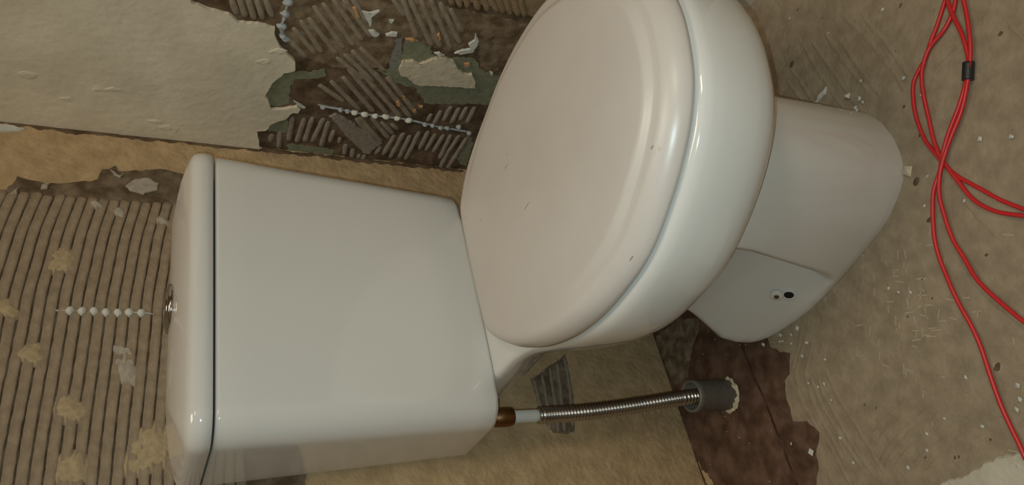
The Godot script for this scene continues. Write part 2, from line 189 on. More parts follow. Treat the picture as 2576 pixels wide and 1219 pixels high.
# ------------------------------------------------------------------ helpers
func numbered(called):
	if not used.has(called):
		used[called] = 0
		return called
	used[called] += 1
	return "%s_%03d" % [called, used[called]]

func tag(o, label, category, group = ""):
	o.set_meta("label", label)
	o.set_meta("category", category)
	if group != "":
		o.set_meta("group", group)
	return o

func thing(called, label, category, at = Vector3.ZERO, group = ""):
	var o = Node3D.new()
	o.name = numbered(called)
	add_child(o)
	o.position = at
	return tag(o, label, category, group)

func structure(called):
	var o = Node3D.new()
	o.name = called
	add_child(o)
	o.set_meta("kind", "structure")
	return o

func put(called, mesh, material, parent):
	var o = MeshInstance3D.new()
	o.name = called
	o.mesh = mesh
	o.material_override = material
	o.cast_shadow = GeometryInstance3D.SHADOW_CASTING_SETTING_ON
	parent.add_child(o, true)
	return o

func put_top(called, mesh, material, label, category, at, group = ""):
	var o = MeshInstance3D.new()
	o.name = numbered(called)
	o.mesh = mesh
	o.material_override = material
	add_child(o)
	o.position = at
	return tag(o, label, category, group)

# a triangle whose front looks along n
func tri(st, a, b, c, n):
	if (b - a).cross(c - a).dot(n) > 0.0:
		st.add_vertex(a); st.add_vertex(c); st.add_vertex(b)
	else:
		st.add_vertex(a); st.add_vertex(b); st.add_vertex(c)

func begin(smooth = true):
	var st = SurfaceTool.new()
	st.begin(Mesh.PRIMITIVE_TRIANGLES)
	st.set_smooth_group(0 if smooth else -1)
	return st

func finish(st):
	st.index()
	st.generate_normals()
	return st.commit()

# closed rings joined one after the other; caps fan to the ring's middle
func loft(rings, cap_a = true, cap_b = true):
	var st = begin()
	var n = rings[0].size()
	for k in rings.size() - 1:
		var A = rings[k]
		var B = rings[k + 1]
		for i in n:
			var j = (i + 1) % n
			var fn = (A[j] - A[i]).cross(B[i] - A[i])
			if fn.length() < 1e-14: fn = (B[j] - A[j]).cross(B[i] - A[j])
			var ref = loft_sign * fn
			tri(st, A[i], A[j], B[j], ref)
			tri(st, A[i], B[j], B[i], ref)
	for e in [[0, cap_a, -1.0], [rings.size() - 1, cap_b, 1.0]]:
		if e[1]:
			var R = rings[e[0]]
			var m = Vector3.ZERO
			for p in R: m += p
			m /= n
			var area = Vector3.ZERO
			for i in n: area += (R[i] - m).cross(R[(i + 1) % n] - m)
			for i in n: tri(st, m, R[i], R[(i + 1) % n], area * loft_sign * e[2])
	return finish(st)
var loft_sign = 1.0

# Catmull-Rom through points, resampled evenly
func curve2(pts, count):
	var dense = []
	for i in pts.size() - 1:
		var a = pts[max(i - 1, 0)]
		var b = pts[i]
		var c = pts[i + 1]
		var d = pts[min(i + 2, pts.size() - 1)]
		for s in 12:
			dense.append(b.cubic_interpolate(c, a, d, s / 12.0))
	dense.append(pts[-1])
	var L = [0.0]
	for i in range(1, dense.size()):
		L.append(L[-1] + dense[i].distance_to(dense[i - 1]))
	var out = []
	var k = 0
	for i in count:
		var t = L[-1] * i / (count - 1.0)
		while k < L.size() - 2 and L[k + 1] < t: k += 1
		out.append(dense[k].lerp(dense[k + 1], clampf((t - L[k]) / max(L[k + 1] - L[k], 1e-9), 0, 1)))
	return out

# closed outline from a half outline that runs from the back middle to the front middle
func mirror(half, cx):
	var out = []
	for p in half: out.append(Vector2(cx + p.x, p.y))
	for i in range(half.size() - 2, 0, -1): out.append(Vector2(cx - half[i].x, half[i].y))
	return out

# moved inwards along its normals
func inset(poly, d):
	var n = poly.size()
	var area = 0.0
	for i in n: area += poly[i].cross(poly[(i + 1) % n])
	var s = 1.0 if area > 0 else -1.0
	var out = []
	for i in n:
		var t = (poly[(i + 1) % n] - poly[(i - 1 + n) % n]).normalized()
		out.append(poly[i] + Vector2(-t.y, t.x) * s * d)
	return out

func ring(poly, y):
	var out = []
	for p in poly: out.append(Vector3(p.x, y, p.y))
	return out

# rounded rectangle, front (large z) and rear corners with their own radius
func rrect(hw, z0, z1, rf, rr, bow = 0.0):
	var out = []
	for i in 21:                                   # front edge, right to left is built by corners
		out.append(Vector2(lerpf(-(hw - rf), hw - rf, i / 20.0), z1))
	for i in range(1, 13):
		var a = PI / 2 * i / 12.0
		out.append(Vector2(hw - rf + rf * sin(a), z1 - rf + rf * cos(a)))
	for i in range(1, 9):
		out.append(Vector2(hw, lerpf(z1 - rf, z0 + rr, i / 8.0)))
	for i in range(1, 9):
		var a = PI / 2 * i / 8.0
		out.append(Vector2(hw - rr + rr * cos(a), z0 + rr - rr * sin(a)))
	for i in range(1, 13):
		out.append(Vector2(lerpf(hw - rr, -(hw - rr), i / 12.0), z0))
	for i in range(1, 9):
		var a = PI / 2 * i / 8.0
		out.append(Vector2(-(hw - rr) - rr * sin(a), z0 + rr - rr * cos(a)))
	for i in range(1, 9):
		out.append(Vector2(-hw, lerpf(z0 + rr, z1 - rf, i / 8.0)))
	for i in range(1, 12):
		var a = PI / 2 * i / 12.0
		out.append(Vector2(-(hw - rf) - rf * cos(a), z1 - rf + rf * sin(a)))
	for i in out.size():
		var f = clampf((out[i].y - (z0 + z1) / 2) / ((z1 - z0) / 2), 0, 1)
		out[i].y += bow * f * (1.0 - pow(out[i].x / hw, 2))
	return out

# tube round a path of 3D points, radii per point
func tube(path, radii, seg = 12):
	var rings = []
	var up = Vector3.UP
	for i in path.size():
		var t = (path[min(i + 1, path.size() - 1)] - path[max(i - 1, 0)]).normalized()
		var side = t.cross(Vector3(0.31, 0.2, 0.93)).normalized()
		if absf(t.y) < 0.9: side = t.cross(up).normalized()
		var nn = side.cross(t)
		var R = []
		for k in seg:
			var a = TAU * k / seg
			R.append(path[i] + (side * cos(a) + nn * sin(a)) * (radii[i] if radii is Array else radii))
		rings.append(R)
	loft_sign = 1.0
	return loft_fixed(rings)

# loft whose faces are turned away from the ring's middle (for convex rings)
func loft_fixed(rings, cap_a = true, cap_b = true):
	var A = rings[0]
	var B = rings[1]
	var n = A.size()
	# signed volume decides which way the rings turn
	var vol = 0.0
	for k in rings.size() - 1:
		for i in n:
			var j = (i + 1) % n
			vol += rings[k][i].dot(rings[k][j].cross(rings[k + 1][j])) + rings[k][i].dot(rings[k + 1][j].cross(rings[k + 1][i]))
	var m0 = Vector3.ZERO
	var m1 = Vector3.ZERO
	for p in rings[0]: m0 += p / n
	for p in rings[-1]: m1 += p / n
	for i in n:
		vol -= m0.dot(rings[0][i].cross(rings[0][(i + 1) % n]))
		vol += m1.dot(rings[-1][i].cross(rings[-1][(i + 1) % n]))
	loft_sign = 1.0 if vol > 0 else -1.0
	return loft(rings, cap_a, cap_b)

# profile [radius, height] turned about y
func lathe(profile, seg = 32):
	var rings = []
	for p in profile:
		var R = []
		for k in seg:
			var a = TAU * k / seg
			R.append(Vector3(cos(a) * max(p[0], 1e-5), p[1], sin(a) * max(p[0], 1e-5)))
		rings.append(R)
	return loft_fixed(rings)

# ---- surfaces: where = 0 rear wall (x, y), 1 right wall (z, y), 2 floor (x, z); h stands out of the surface
func onto(where, p, h):
	if where == 0: return Vector3(p.x, p.y, h)
	if where == 1: return Vector3(XR - h, p.y, p.x)
	return Vector3(p.x, h, p.y)

func outward(where):
	return [Vector3(0, 0, 1), Vector3(-1, 0, 0), Vector3(0, 1, 0)][where]

# an irregular sheet of matter lying on a surface: ragged rim, bevelled edge
func plate(where, outline, thick, base = 0.0, ragged = 0.0012, step = 0.004, bevel = 0.5):
	var pts = []
	for i in outline.size():
		var a = outline[i]
		var b = outline[(i + 1) % outline.size()]
		var n = clampi(int(a.distance_to(b) / step), 1, 60)
		for k in n: pts.append(a.lerp(b, k / float(n)))
	for i in pts.size():
		pts[i] += Vector2(rng.randf_range(-1, 1), rng.randf_range(-1, 1)) * ragged
	var top = inset(pts, thick * bevel)
	var idx = Geometry2D.triangulate_polygon(PackedVector2Array(top))
	if idx.is_empty():
		top = pts
		idx = Geometry2D.triangulate_polygon(PackedVector2Array(top))
	var st = begin(false)
	var o = outward(where)
	for i in range(0, idx.size(), 3):
		tri(st, onto(where, top[idx[i]], base + thick), onto(where, top[idx[i + 1]], base + thick), onto(where, top[idx[i + 2]], base + thick), o)
	var mid = Vector2.ZERO
	var area = 0.0
	for i in pts.size(): area += pts[i].cross(pts[(i + 1) % pts.size()])
	for i in pts.size():
		var j = (i + 1) % pts.size()
		var t = (pts[j] - pts[i]).normalized()
		var out2 = Vector2(t.y, -t.x) * signf(area)
		var ref = onto(where, out2, 0) - onto(where, mid, 0) + o * 0.5
		var a = onto(where, pts[i], base - 0.0005)
		var b = onto(where, pts[j], base - 0.0005)
		var c = onto(where, top[j], base + thick)
		var d = onto(where, top[i], base + thick)
		tri(st, a, b, c, ref)
		tri(st, a, c, d, ref)
	return finish(st)

# a trowelled ridge along a path: profile is [across, height] pairs, across from -1 to 1
func ridge(where, path, half, high, profile, base = 0.0, wobble = 0.14, blunt = 0.5):
	var pts = curve2(path, max(4, int(path_length(path) / 0.0035)))
	var n = pts.size()
	var o = outward(where)
	var rows = []
	var ph = rng.randf() * 50.0
	for i in n:
		var t = (pts[min(i + 1, n - 1)] - pts[max(i - 1, 0)]).normalized()
		var side = Vector2(-t.y, t.x)
		var e = min(i, n - 1 - i) / 2.0
		var cap = clampf(blunt + e * 0.5, 0.0, 1.0)
		var w = half * cap * (1.0 + wobble * noise.get_noise_2d(ph + i * 3.0, 7.0) * 2.0)
		var hh = high * clampf(0.4 + e * 0.6, 0.0, 1.0) * (1.0 + 0.5 * noise.get_noise_2d(ph + i * 2.0, 31.0))
		var drift = half * wobble * 2.0 * noise.get_noise_2d(ph + i * 2.2, 77.0)
		var row = []
		for p in profile: row.append(onto(where, pts[i] + side * (p[0] * w + drift), base + p[1] * hh))
		rows.append(row)
	var st = begin()
	for i in n - 1:
		for k in profile.size() - 1:
			var q = o + (rows[i][k + 1] - rows[i][k]).cross(rows[i + 1][k] - rows[i][k]).normalized() * 0.01
			tri(st, rows[i][k], rows[i][k + 1], rows[i + 1][k + 1], q)
			tri(st, rows[i][k], rows[i + 1][k + 1], rows[i + 1][k], q)
	for e in [0, n - 1]:
		var t3 = onto(where, pts[e], 0) - onto(where, pts[1 if e == 0 else n - 2], 0)
		for k in range(1, profile.size() - 1):
			tri(st, rows[e][0], rows[e][k], rows[e][k + 1], t3)
	return finish(st)

func path_length(path):
	var l = 0.0
	for i in path.size() - 1: l += path[i].distance_to(path[i + 1])
	return l

# a low lump with an uneven rim
func lump(where, at, rx, ry, high, rough = 0.25, turn = 0.0, rings = 5, seg = 18, base = 0.0):
	var st = begin()
	var o = outward(where)
	var ph = rng.randf() * 90.0
	var rows = []
	for r in rings + 1:
		var s = r / float(rings)
		var row = []
		for k in seg:
			var a = TAU * k / seg
			var w = s * (1.0 + rough * 1.6 * noise.get_noise_2d(ph + cos(a) * 9.0, sin(a) * 9.0))
			var q = Vector2(cos(a) * rx, sin(a) * ry).rotated(turn) * w
			var h = high * (1.0 - s * s * 0.55 - pow(s, 8) * 0.45) * (1.0 + rough * 0.9 * noise.get_noise_2d(ph + q.x * 1100.0, q.y * 1100.0)) if s < 1.0 else -0.0004
			row.append(onto(where, at + q, base + h))
		rows.append(row)
	for r in rings:
		for k in seg:
			var j = (k + 1) % seg
			if r > 0: tri(st, rows[r][k], rows[r][j], rows[r + 1][j], o)
			tri(st, rows[r][k], rows[r + 1][j], rows[r + 1][k], o)
	return finish(st)

# a broken crumb: an octahedron with pushed corners
func crumb(size, flat = 0.7):
	var p = []
	for d in [Vector3(1, 0, 0), Vector3(0, 0, 1), Vector3(-1, 0, 0), Vector3(0, 0, -1), Vector3(0, 1, 0), Vector3(0, -1, 0)]:
		p.append((d * rng.randf_range(0.75, 1.3) + Vector3(rng.randf_range(-.25, .25), 0, rng.randf_range(-.25, .25))) * size * Vector3(1, flat, 1))
	var st = begin(false)
	for k in 4:
		var j = (k + 1) % 4
		for e in [4, 5]:
			tri(st, p[k], p[j], p[e], p[k] + p[j] + p[e])
	return finish(st)

func box(size):
	var b = BoxMesh.new()
	b.size = size
	return b

func slab(called, size, at, m, parent):
	var o = put(called, box(size), m, parent)
	o.position = at
	return o

# ------------------------------------------------------------------ materials
var noise = FastNoiseLite.new()

func grain(sd, freq, octaves, low, high, contrast = 1.0):
	var f = FastNoiseLite.new()
	f.seed = sd
	f.noise_type = FastNoiseLite.TYPE_SIMPLEX_SMOOTH
	f.frequency = freq
	f.fractal_octaves = octaves
	var im = f.get_seamless_image(512, 512)
	im.convert(Image.FORMAT_RGB8)
	var d = im.get_data()
	for i in range(0, d.size(), 3):
		var t = clampf((d[i] / 255.0 - 0.5) * contrast + 0.5, 0, 1)
		var c = low.lerp(high, t)
		d[i] = int(c.r * 255); d[i + 1] = int(c.g * 255); d[i + 2] = int(c.b * 255)
	var r = Image.create_from_data(512, 512, false, Image.FORMAT_RGB8, d)
	r.generate_mipmaps()
	return ImageTexture.create_from_image(r)

func bumps(sd, freq, octaves, strength):
	var f = FastNoiseLite.new()
	f.seed = sd
	f.noise_type = FastNoiseLite.TYPE_SIMPLEX_SMOOTH
	f.frequency = freq
	f.fractal_octaves = octaves
	var im = f.get_seamless_image(512, 512)
	im.convert(Image.FORMAT_RGB8)
	im.bump_map_to_normal_map(strength)
	im.generate_mipmaps()
	return ImageTexture.create_from_image(im)

func mat(color, rough, tex = null, scale = 3.0, nrm = null, depth = 1.0, spec = 0.5):
	var m = StandardMaterial3D.new()
	m.albedo_color = color
	m.roughness = rough
	m.metallic_specular = spec
	if tex or nrm:
		m.uv1_triplanar = true
		m.uv1_world_triplanar = true
		m.uv1_scale = Vector3.ONE * scale
	if tex: m.albedo_texture = tex
	if nrm:
		m.normal_enabled = true
		m.normal_texture = nrm
		m.normal_scale = depth
	return m

func c8(r, g, b):
	return Color(r / 255.0, g / 255.0, b / 255.0)

func make_materials():
	noise.seed = 5
	noise.frequency = 0.05
	var w = Color(1, 1, 1)
	var cloud = grain(3, 0.008, 5, Color(.92, .92, .91), w, 1.4)
	var mottle = grain(11, 0.02, 5, Color(.89, .885, .88), w, 1.4)
	var dirty = grain(23, 0.012, 6, Color(.72, .69, .66), w, 1.6)
	var fine = bumps(7, 0.06, 4, 2.5)
	var coarse = bumps(9, 0.02, 5, 4.0)
	var faint = grain(31, 0.006, 4, Color(.975, .97, .968), w, 1.2)
	M.ceramic = mat(c8(224, 222, 216), 0.10)
	M.ceramic.clearcoat_enabled = true
	M.ceramic.clearcoat = 0.4
	M.ceramic.clearcoat_roughness = 0.04
	M.plastic = mat(c8(214, 206, 198), 0.32, faint, 2.0)
	M.plastic_white = mat(c8(228, 226, 218), 0.3)
	M.chrome = mat(c8(190, 188, 184), 0.12); M.chrome.metallic = 1.0
	M.steel = mat(c8(168, 166, 164), 0.26); M.steel.metallic = 1.0
	M.galv = mat(c8(138, 134, 126), 0.5, mottle, 9.0, fine, 0.4); M.galv.metallic = 0.45
	M.brass = mat(c8(126, 92, 60), 0.45); M.brass.metallic = 1.0
	M.nylon = mat(c8(196, 200, 196), 0.45)
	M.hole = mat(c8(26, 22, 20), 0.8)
	M.rust = mat(c8(96, 70, 40), 0.7)
	M.tan = mat(c8(198, 171, 132), 0.95, mottle, 2.5, fine, 0.7, 0.2)
	M.substrate = mat(c8(126, 107, 87), 0.95, dirty, 4.0, coarse, 0.8, 0.2)
	M.adhesive = mat(c8(170, 151, 127), 0.92, mottle, 5.0, fine, 0.6, 0.25)
	M.adhesive_bed = mat(c8(134, 118, 98), 0.95, dirty, 5.0, coarse, 0.7, 0.2)
	M.ridge_a = mat(c8(160, 146, 126), 0.92, mottle, 7.0, fine, 0.6, 0.25)
	M.ridge_b = mat(c8(160, 148, 134), 0.92, mottle, 7.0, fine, 0.6, 0.25)
	M.ridge_c = mat(c8(158, 134, 104), 0.92, mottle, 7.0, fine, 0.6, 0.25)
	M.plaster = mat(c8(234, 223, 200), 0.75, cloud, 1.6, fine, 0.25, 0.3)
	M.cream = mat(c8(218, 206, 180), 0.85, cloud, 8.0, coarse, 0.7, 0.3)
	M.green = mat(c8(144, 145, 120), 0.9, mottle, 6.0, fine, 0.6, 0.2)
	M.white_chip = mat(c8(214, 214, 206), 0.85, cloud, 12.0)
	M.grout = mat(c8(226, 226, 216), 0.8, cloud, 14.0)
	M.grout_blue = mat(c8(178, 184, 186), 0.8, cloud, 14.0)
	M.orange = mat(c8(206, 160, 108), 0.9, cloud, 14.0)
	M.grey_smear = mat(c8(146, 143, 135), 0.9, mottle, 8.0, fine, 0.5, 0.2)
	M.dust = mat(c8(190, 169, 134), 0.95, mottle, 9.0, coarse, 0.8, 0.2)
	M.dust_white = mat(c8(186, 176, 160), 0.95, mottle, 9.0, coarse, 0.8, 0.2)
	M.damp = mat(c8(115, 90, 76), 0.5, dirty, 4.0, coarse, 0.6, 0.4)
	M.floor_adh = mat(c8(166, 151, 128), 0.93, mottle, 3.0, fine, 0.6, 0.2)
	M.floor_stroke = mat(c8(170, 156, 132), 0.93, mottle, 5.0, fine, 0.6, 0.2)
	M.pale = mat(c8(206, 200, 182), 0.9, cloud, 4.0, fine, 0.5, 0.25)
	M.spot = mat(c8(122, 107, 86), 0.95, dirty, 9.0)
	M.residue = mat(c8(180, 166, 144), 0.95)
	M.patch_bed = mat(c8(146, 130, 109), 0.95, dirty, 7.0, fine, 0.5, 0.2)
	M.bed_right = mat(c8(150, 131, 107), 0.95, dirty, 6.0, coarse, 0.6, 0.2)
	M.scuff = mat(c8(176, 163, 151), 0.6)
	M.wire = mat(c8(206, 44, 46), 0.38)
	M.tape = mat(c8(38, 40, 42), 0.45)
	M.paint = mat(c8(200, 192, 176), 0.9)
	M.lamp_glass = mat(c8(255, 244, 228), 0.6)
	M.lamp_glass.emission_enabled = true
	M.lamp_glass.emission = c8(255, 246, 226)
	M.lamp_glass.emission_energy_multiplier = 1.2

func flat_to_path(a, from = 0):
	var out = []
	for i in range(from, a.size() - 1, 2): out.append(Vector2(a[i], a[i + 1]))
	return out

# ------------------------------------------------------------------ scene
func _ready():
	rng.seed = 20
	camera_and_light()
	make_materials()
	room()
	rear_wall()
	right_wall()
	floor_surface()
	lamp()
	toilet()
	water_supply()
	wires()
	crumbs()

func camera_and_light():
	var cam = Camera3D.new()
	cam.name = "camera"
	add_child(cam)
	var f = Vector3(0.524673, -0.444006, -0.726345)
	var ex = Vector3(-0.207643, -0.894192, 0.396618)
	var ey = Vector3(-0.825592, -0.057274, -0.561353)
	cam.transform = Transform3D(Basis(ex, -ey, -f), Vector3(-0.495406, 0.821745, 0.957999))
	cam.fov = 35.6279
	cam.near = 0.02
	cam.current = true
	var env = Environment.new()
	env.background_mode = Environment.BG_COLOR
	env.background_color = Color(0.02, 0.02, 0.02)
	env.tonemap_mode = Environment.TONE_MAPPER_LINEAR
	env.tonemap_exposure = 1.0
	env.sdfgi_enabled = true
	env.ssao_enabled = true
	env.ssil_enabled = true
	var we = WorldEnvironment.new()
	we.name = "environment"
	we.environment = env
	add_child(we)
	# the phone's own flash beside its lens
	var fl = AreaLight3D.new()
	fl.name = "phone_flash"
	add_child(fl)
	fl.transform = Transform3D(Basis(ex, -ey, -f), Vector3(-0.504, 0.831, 0.946))
	fl.area_size = Vector2(0.005, 0.005)
	fl.area_normalize_energy = true
	fl.light_color = Color(0.85, 0.96, 0.98)
	fl.light_energy = 0.235
	fl.area_range = 6.0
	fl.shadow_enabled = true

func lamp():
	ceiling_lamp("flat square ceiling lamp with a white frame above the toilet", Vector3(-0.32, 2.4, 1.0), 0.6, Color(1.0, 0.934, 0.84), 0.76)
	ceiling_lamp("flat square ceiling lamp in the hall outside the doorway", Vector3(-0.1, 2.4, 2.45), 0.5, Color(1.0, 0.934, 0.84), 1.25)

func ceiling_lamp(label, at, size, color, energy):
	var t = thing("ceiling_lamp", label, "lamp", at)
	var f = put("frame", box(Vector3(size + 0.04, 0.05, size + 0.04)), M.plastic_white, t)
	f.position.y = -0.025
	var d = put("diffuser", box(Vector3(size, 0.01, size)), M.lamp_glass, t)
	d.position.y = -0.055
	var l = AreaLight3D.new()
	l.name = "lamp_light"
	t.add_child(l)
	l.position.y = -0.064
	l.rotation_degrees.x = -90
	l.area_size = Vector2(size, size)
	l.area_normalize_energy = true
	l.light_color = color
	l.light_energy = energy
	l.area_range = 6.0
	l.shadow_enabled = true

func room():
	var w = structure("wall_rear")
	slab("screed", Vector3(1.7, 2.5, 0.12), Vector3(-0.45, 1.2, -0.06), M.tan, w)
	w = structure("wall_right")
	slab("masonry", Vector3(0.12, 2.5, 1.99), Vector3(XR + 0.06, 1.2, 0.875), M.substrate, w)
	w = structure("wall_left")
	slab("masonry", Vector3(0.12, 2.5, 1.99), Vector3(-1.16, 1.2, 0.875), M.adhesive, w)
	w = structure("wall_front")
	slab("masonry", Vector3(0.55, 2.5, 0.12), Vector3(-0.885, 1.2, 1.81), M.paint, w)
	slab("masonry", Vector3(0.154, 2.5, 0.12), Vector3(0.327, 1.2, 1.81), M.paint, w)
	slab("lintel", Vector3(0.86, 0.42, 0.12), Vector3(-0.18, 2.24, 1.81), M.paint, w)
	w = structure("door_1")
	slab("jamb", Vector3(0.03, 2.03, 0.16), Vector3(-0.595, 1.015, 1.81), M.plastic_white, w)
	slab("jamb", Vector3(0.03, 2.03, 0.16), Vector3(0.235, 1.015, 1.81), M.plastic_white, w)
	slab("head", Vector3(0.80, 0.03, 0.16), Vector3(-0.18, 2.015, 1.81), M.plastic_white, w)
	w = structure("wall_hall")
	slab("masonry", Vector3(1.7, 2.5, 0.12), Vector3(-0.45, 1.2, 3.26), M.paint, w)
	slab("masonry", Vector3(0.12, 2.5, 1.5), Vector3(-1.16, 1.2, 2.55), M.paint, w)
	slab("masonry", Vector3(0.12, 2.5, 1.5), Vector3(0.46, 1.2, 2.55), M.paint, w)
	w = structure("ceiling")
	slab("ceiling_board", Vector3(1.8, 0.1, 3.6), Vector3(-0.4, 2.45, 1.6), M.paint, w)
	w = structure("floor")
	slab("sub_floor", Vector3(1.8, 0.1, 3.6), Vector3(-0.4, -0.062, 1.6), M.damp, w)
	slab("hall_floor", Vector3(1.5, 0.014, 1.46), Vector3(-0.36, -0.005, 2.49), M.floor_adh, w)
	w = structure("trim_1")
	var b = slab("skirting_strip", Vector3(0.019, 0.07, 1.2), Vector3(XR - 0.0095, 0.035, 1.03), M.white_chip, w)
	b.set_meta("label", "white strip along the foot of the right wall")

const BAND = [[-1, 0], [-.93, .8], [-.82, 1.0], [-.2, .97], [.5, .97], [.8, 1.12], [.92, 1.2], [1, 0]]
const ROUND = [[-1, 0], [-.8, .55], [-.45, .92], [0, 1.0], [.45, .92], [.8, .55], [1, 0]]
const FLATTISH = [[-1.15, -.1], [-1, .3], [-.8, .72], [-.5, .95], [0, 1.0], [.5, .95], [.8, .72], [1, .3], [1.15, -.1]]
const LOW = [[-1, 0], [-.5, .7], [0, 1.0], [.5, .7], [1, 0]]

func rear_wall():
	var w = get_node("wall_rear")
	var bed = put("adhesive_bed", plate(0, ADH_REAR, 0.0015, 0.0, 0.002, 0.006), M.adhesive_bed, w)
	# flattened trowel bands, one mesh each
	var pitch = 0.0134
	for k in range(-11, 28):
		var path = []
		var dy = pitch * k
		var x_end = 0.222 + 0.006 * noise.get_noise_2d(k * 9.0, 3.0) - (0.0 if k < 8 else 0.0)
		path.append(Vector2(x_end + 0.004, 0.8125 + dy))
		for q in RIDGE_CURVE:
			if q.x < x_end - 0.004: path.append(Vector2(q.x, q.y + dy - pitch * 0.5 + 0.0006))
		path.append(Vector2(-0.30, 0.847 + dy - pitch * 0.5))
		path.append(Vector2(-0.66, 0.849 + dy - pitch * 0.5))
		path.reverse()
		put("adhesive_ridge", ridge(0, path, pitch * 0.43, 0.0034, BAND, 0.0012, 0.05, 0.7), M.adhesive, bed)
	put("corner_seam", ridge(0, [Vector2(0.350, 0.3), Vector2(0.349, 0.5), Vector2(0.3475, 0.62), Vector2(0.3475, 0.75), Vector2(0.3465, 0.9), Vector2(0.3475, 1.0), Vector2(0.346, 1.2)], 0.0042, 0.0012, LOW, 0.0, 0.5), M.substrate, w)
	put("plaster_flake", plate(0, WHITE_REAR, 0.002, 0.0, 0.001), M.white_chip, w)
	for q in SMEARS_REAR:
		put("dried_smear", plate(0, q, 0.0014, 0.003, 0.0012), M.dust_white, w)
	for k in DABS.size():
		var q = DABS[k]
		put("mortar_dab", lump(0, Vector2(q[0], q[1]), q[2] * 1.2, q[3] * 1.2, 0.0062, 0.4, rng.randf() * 0.6, 8, 40), M.dust_white if k in [3, 7, 8, 9] else M.dust, w)
	var gl = ridge(0, [Vector2(0.0425, 0.795), Vector2(0.0437, 0.83), Vector2(0.045, 0.87), Vector2(0.0458, 0.915)], 0.0011, 0.0052, LOW, 0.0, 0.3)
	put("grout_line", gl, M.grout, w)
	for q in BEADS_REAR:
		put("grout_bead", lump(0, q, 0.0066, 0.0058, 0.0095, 0.15, 0, 6, 16), M.grout, w)
	var pb = put("adhesive_patch", plate(0, PATCH_BED, 0.0008, 0.0, 0.0012), M.patch_bed, w)
	for a in PATCH_RIDGES:
		put("adhesive_ridge", ridge(0, flat_to_path(a), 0.003, 0.0026, ROUND, 0.0006, 0.1), M.ridge_b, pb)

func right_wall():
	var w = get_node("wall_right")
	for q in GREEN:
		put("green_primer", plate(1, q, 0.0006, 0.0, 0.002), M.green, w)
	# second tile bay beyond the vertical joint
	var bay = [Vector2(0.352, 0.02), Vector2(0.352, 0.25), Vector2(0.353, 0.4), Vector2(0.351, 0.5), Vector2(0.352, 0.66), Vector2(0.9, 0.66), Vector2(0.9, 0.02)]
	put("adhesive_bed", plate(1, bay, 0.003, 0.0, 0.0012), M.ridge_c, w)
	put("adhesive_bed", plate(1, BED_RIGHT, 0.0007, 0.0, 0.002), M.bed_right, w)
	for a in RIDGES_RIGHT:
		var k = int(a[0])
		var p = flat_to_path(a, 1)
		if k == 3:
			# carries on along the wall past the frame's edge
			var d = (p[0] - p[1]).normalized()
			p.push_front(p[0] + d * 0.12)
			put("adhesive_ridge", ridge(1, p, 0.004, 0.0024, FLATTISH, 0.0028, 0.1, 0.6), M.ridge_c, w)
		else:
			put("adhesive_ridge", ridge(1, p, 0.0037, 0.0023, FLATTISH, 0.0004, 0.09, 0.6), M.ridge_a if k == 1 else M.ridge_b, w)
	put("adhesive_patch", plate(1, FLAT, 0.0034, 0.0, 0.0012), M.ridge_b, w)
	put("grey_smear", plate(1, SMEAR, 0.0009, 0.0, 0.002), M.grey_smear, w)
	put("plaster_coat", plate(1, PLASTER_COAT, 0.006, 0.0, 0.0011, 0.005, 0.35), M.plaster, w)
	put("plaster_patch", plate(1, CREAM, 0.0065, 0.0, 0.001, 0.003, 0.4), M.cream, w)
	for q in WHITECHIP:
		put("plaster_flake", plate(1, q, 0.0032, 0.0022, 0.0006, 0.003, 0.3), M.white_chip, w)
	for q in ORANGE:
		put("brick_fleck", plate(1, q, 0.003, 0.0015, 0.0006, 0.003, 0.3), M.orange, w)
	put("grout_line", ridge(1, GROUT_RIGHT, 0.0013, 0.003, LOW, 0.0, 0.4), M.grout_blue, w)
	put("grout_line", ridge(1, GROUT_TOP, 0.0022, 0.004, LOW, 0.0, 0.5), M.grout_blue, w)
	for k in BEADS_RIGHT.size():
		var s = 1.0 if k < 6 else 0.75
		put("grout_bead", lump(1, BEADS_RIGHT[k], 0.0048 * s, 0.0062 * s, 0.0065, 0.25, 0.2, 5, 14), M.grout if k < 6 else M.grout_blue, w)
	for q in BEADS_TOP:
		put("grout_bead", lump(1, q, 0.0052, 0.0065, 0.0062, 0.5, 0.0, 5, 14), M.grout_blue, w)
	for k in POCKS.size():
		put("plaster_blister", lump(1, POCKS[k], 0.006, 0.010, 0.0012, 0.9, rng.randf() * 0.5, 5, 18, 0.0058), M.plaster, w)

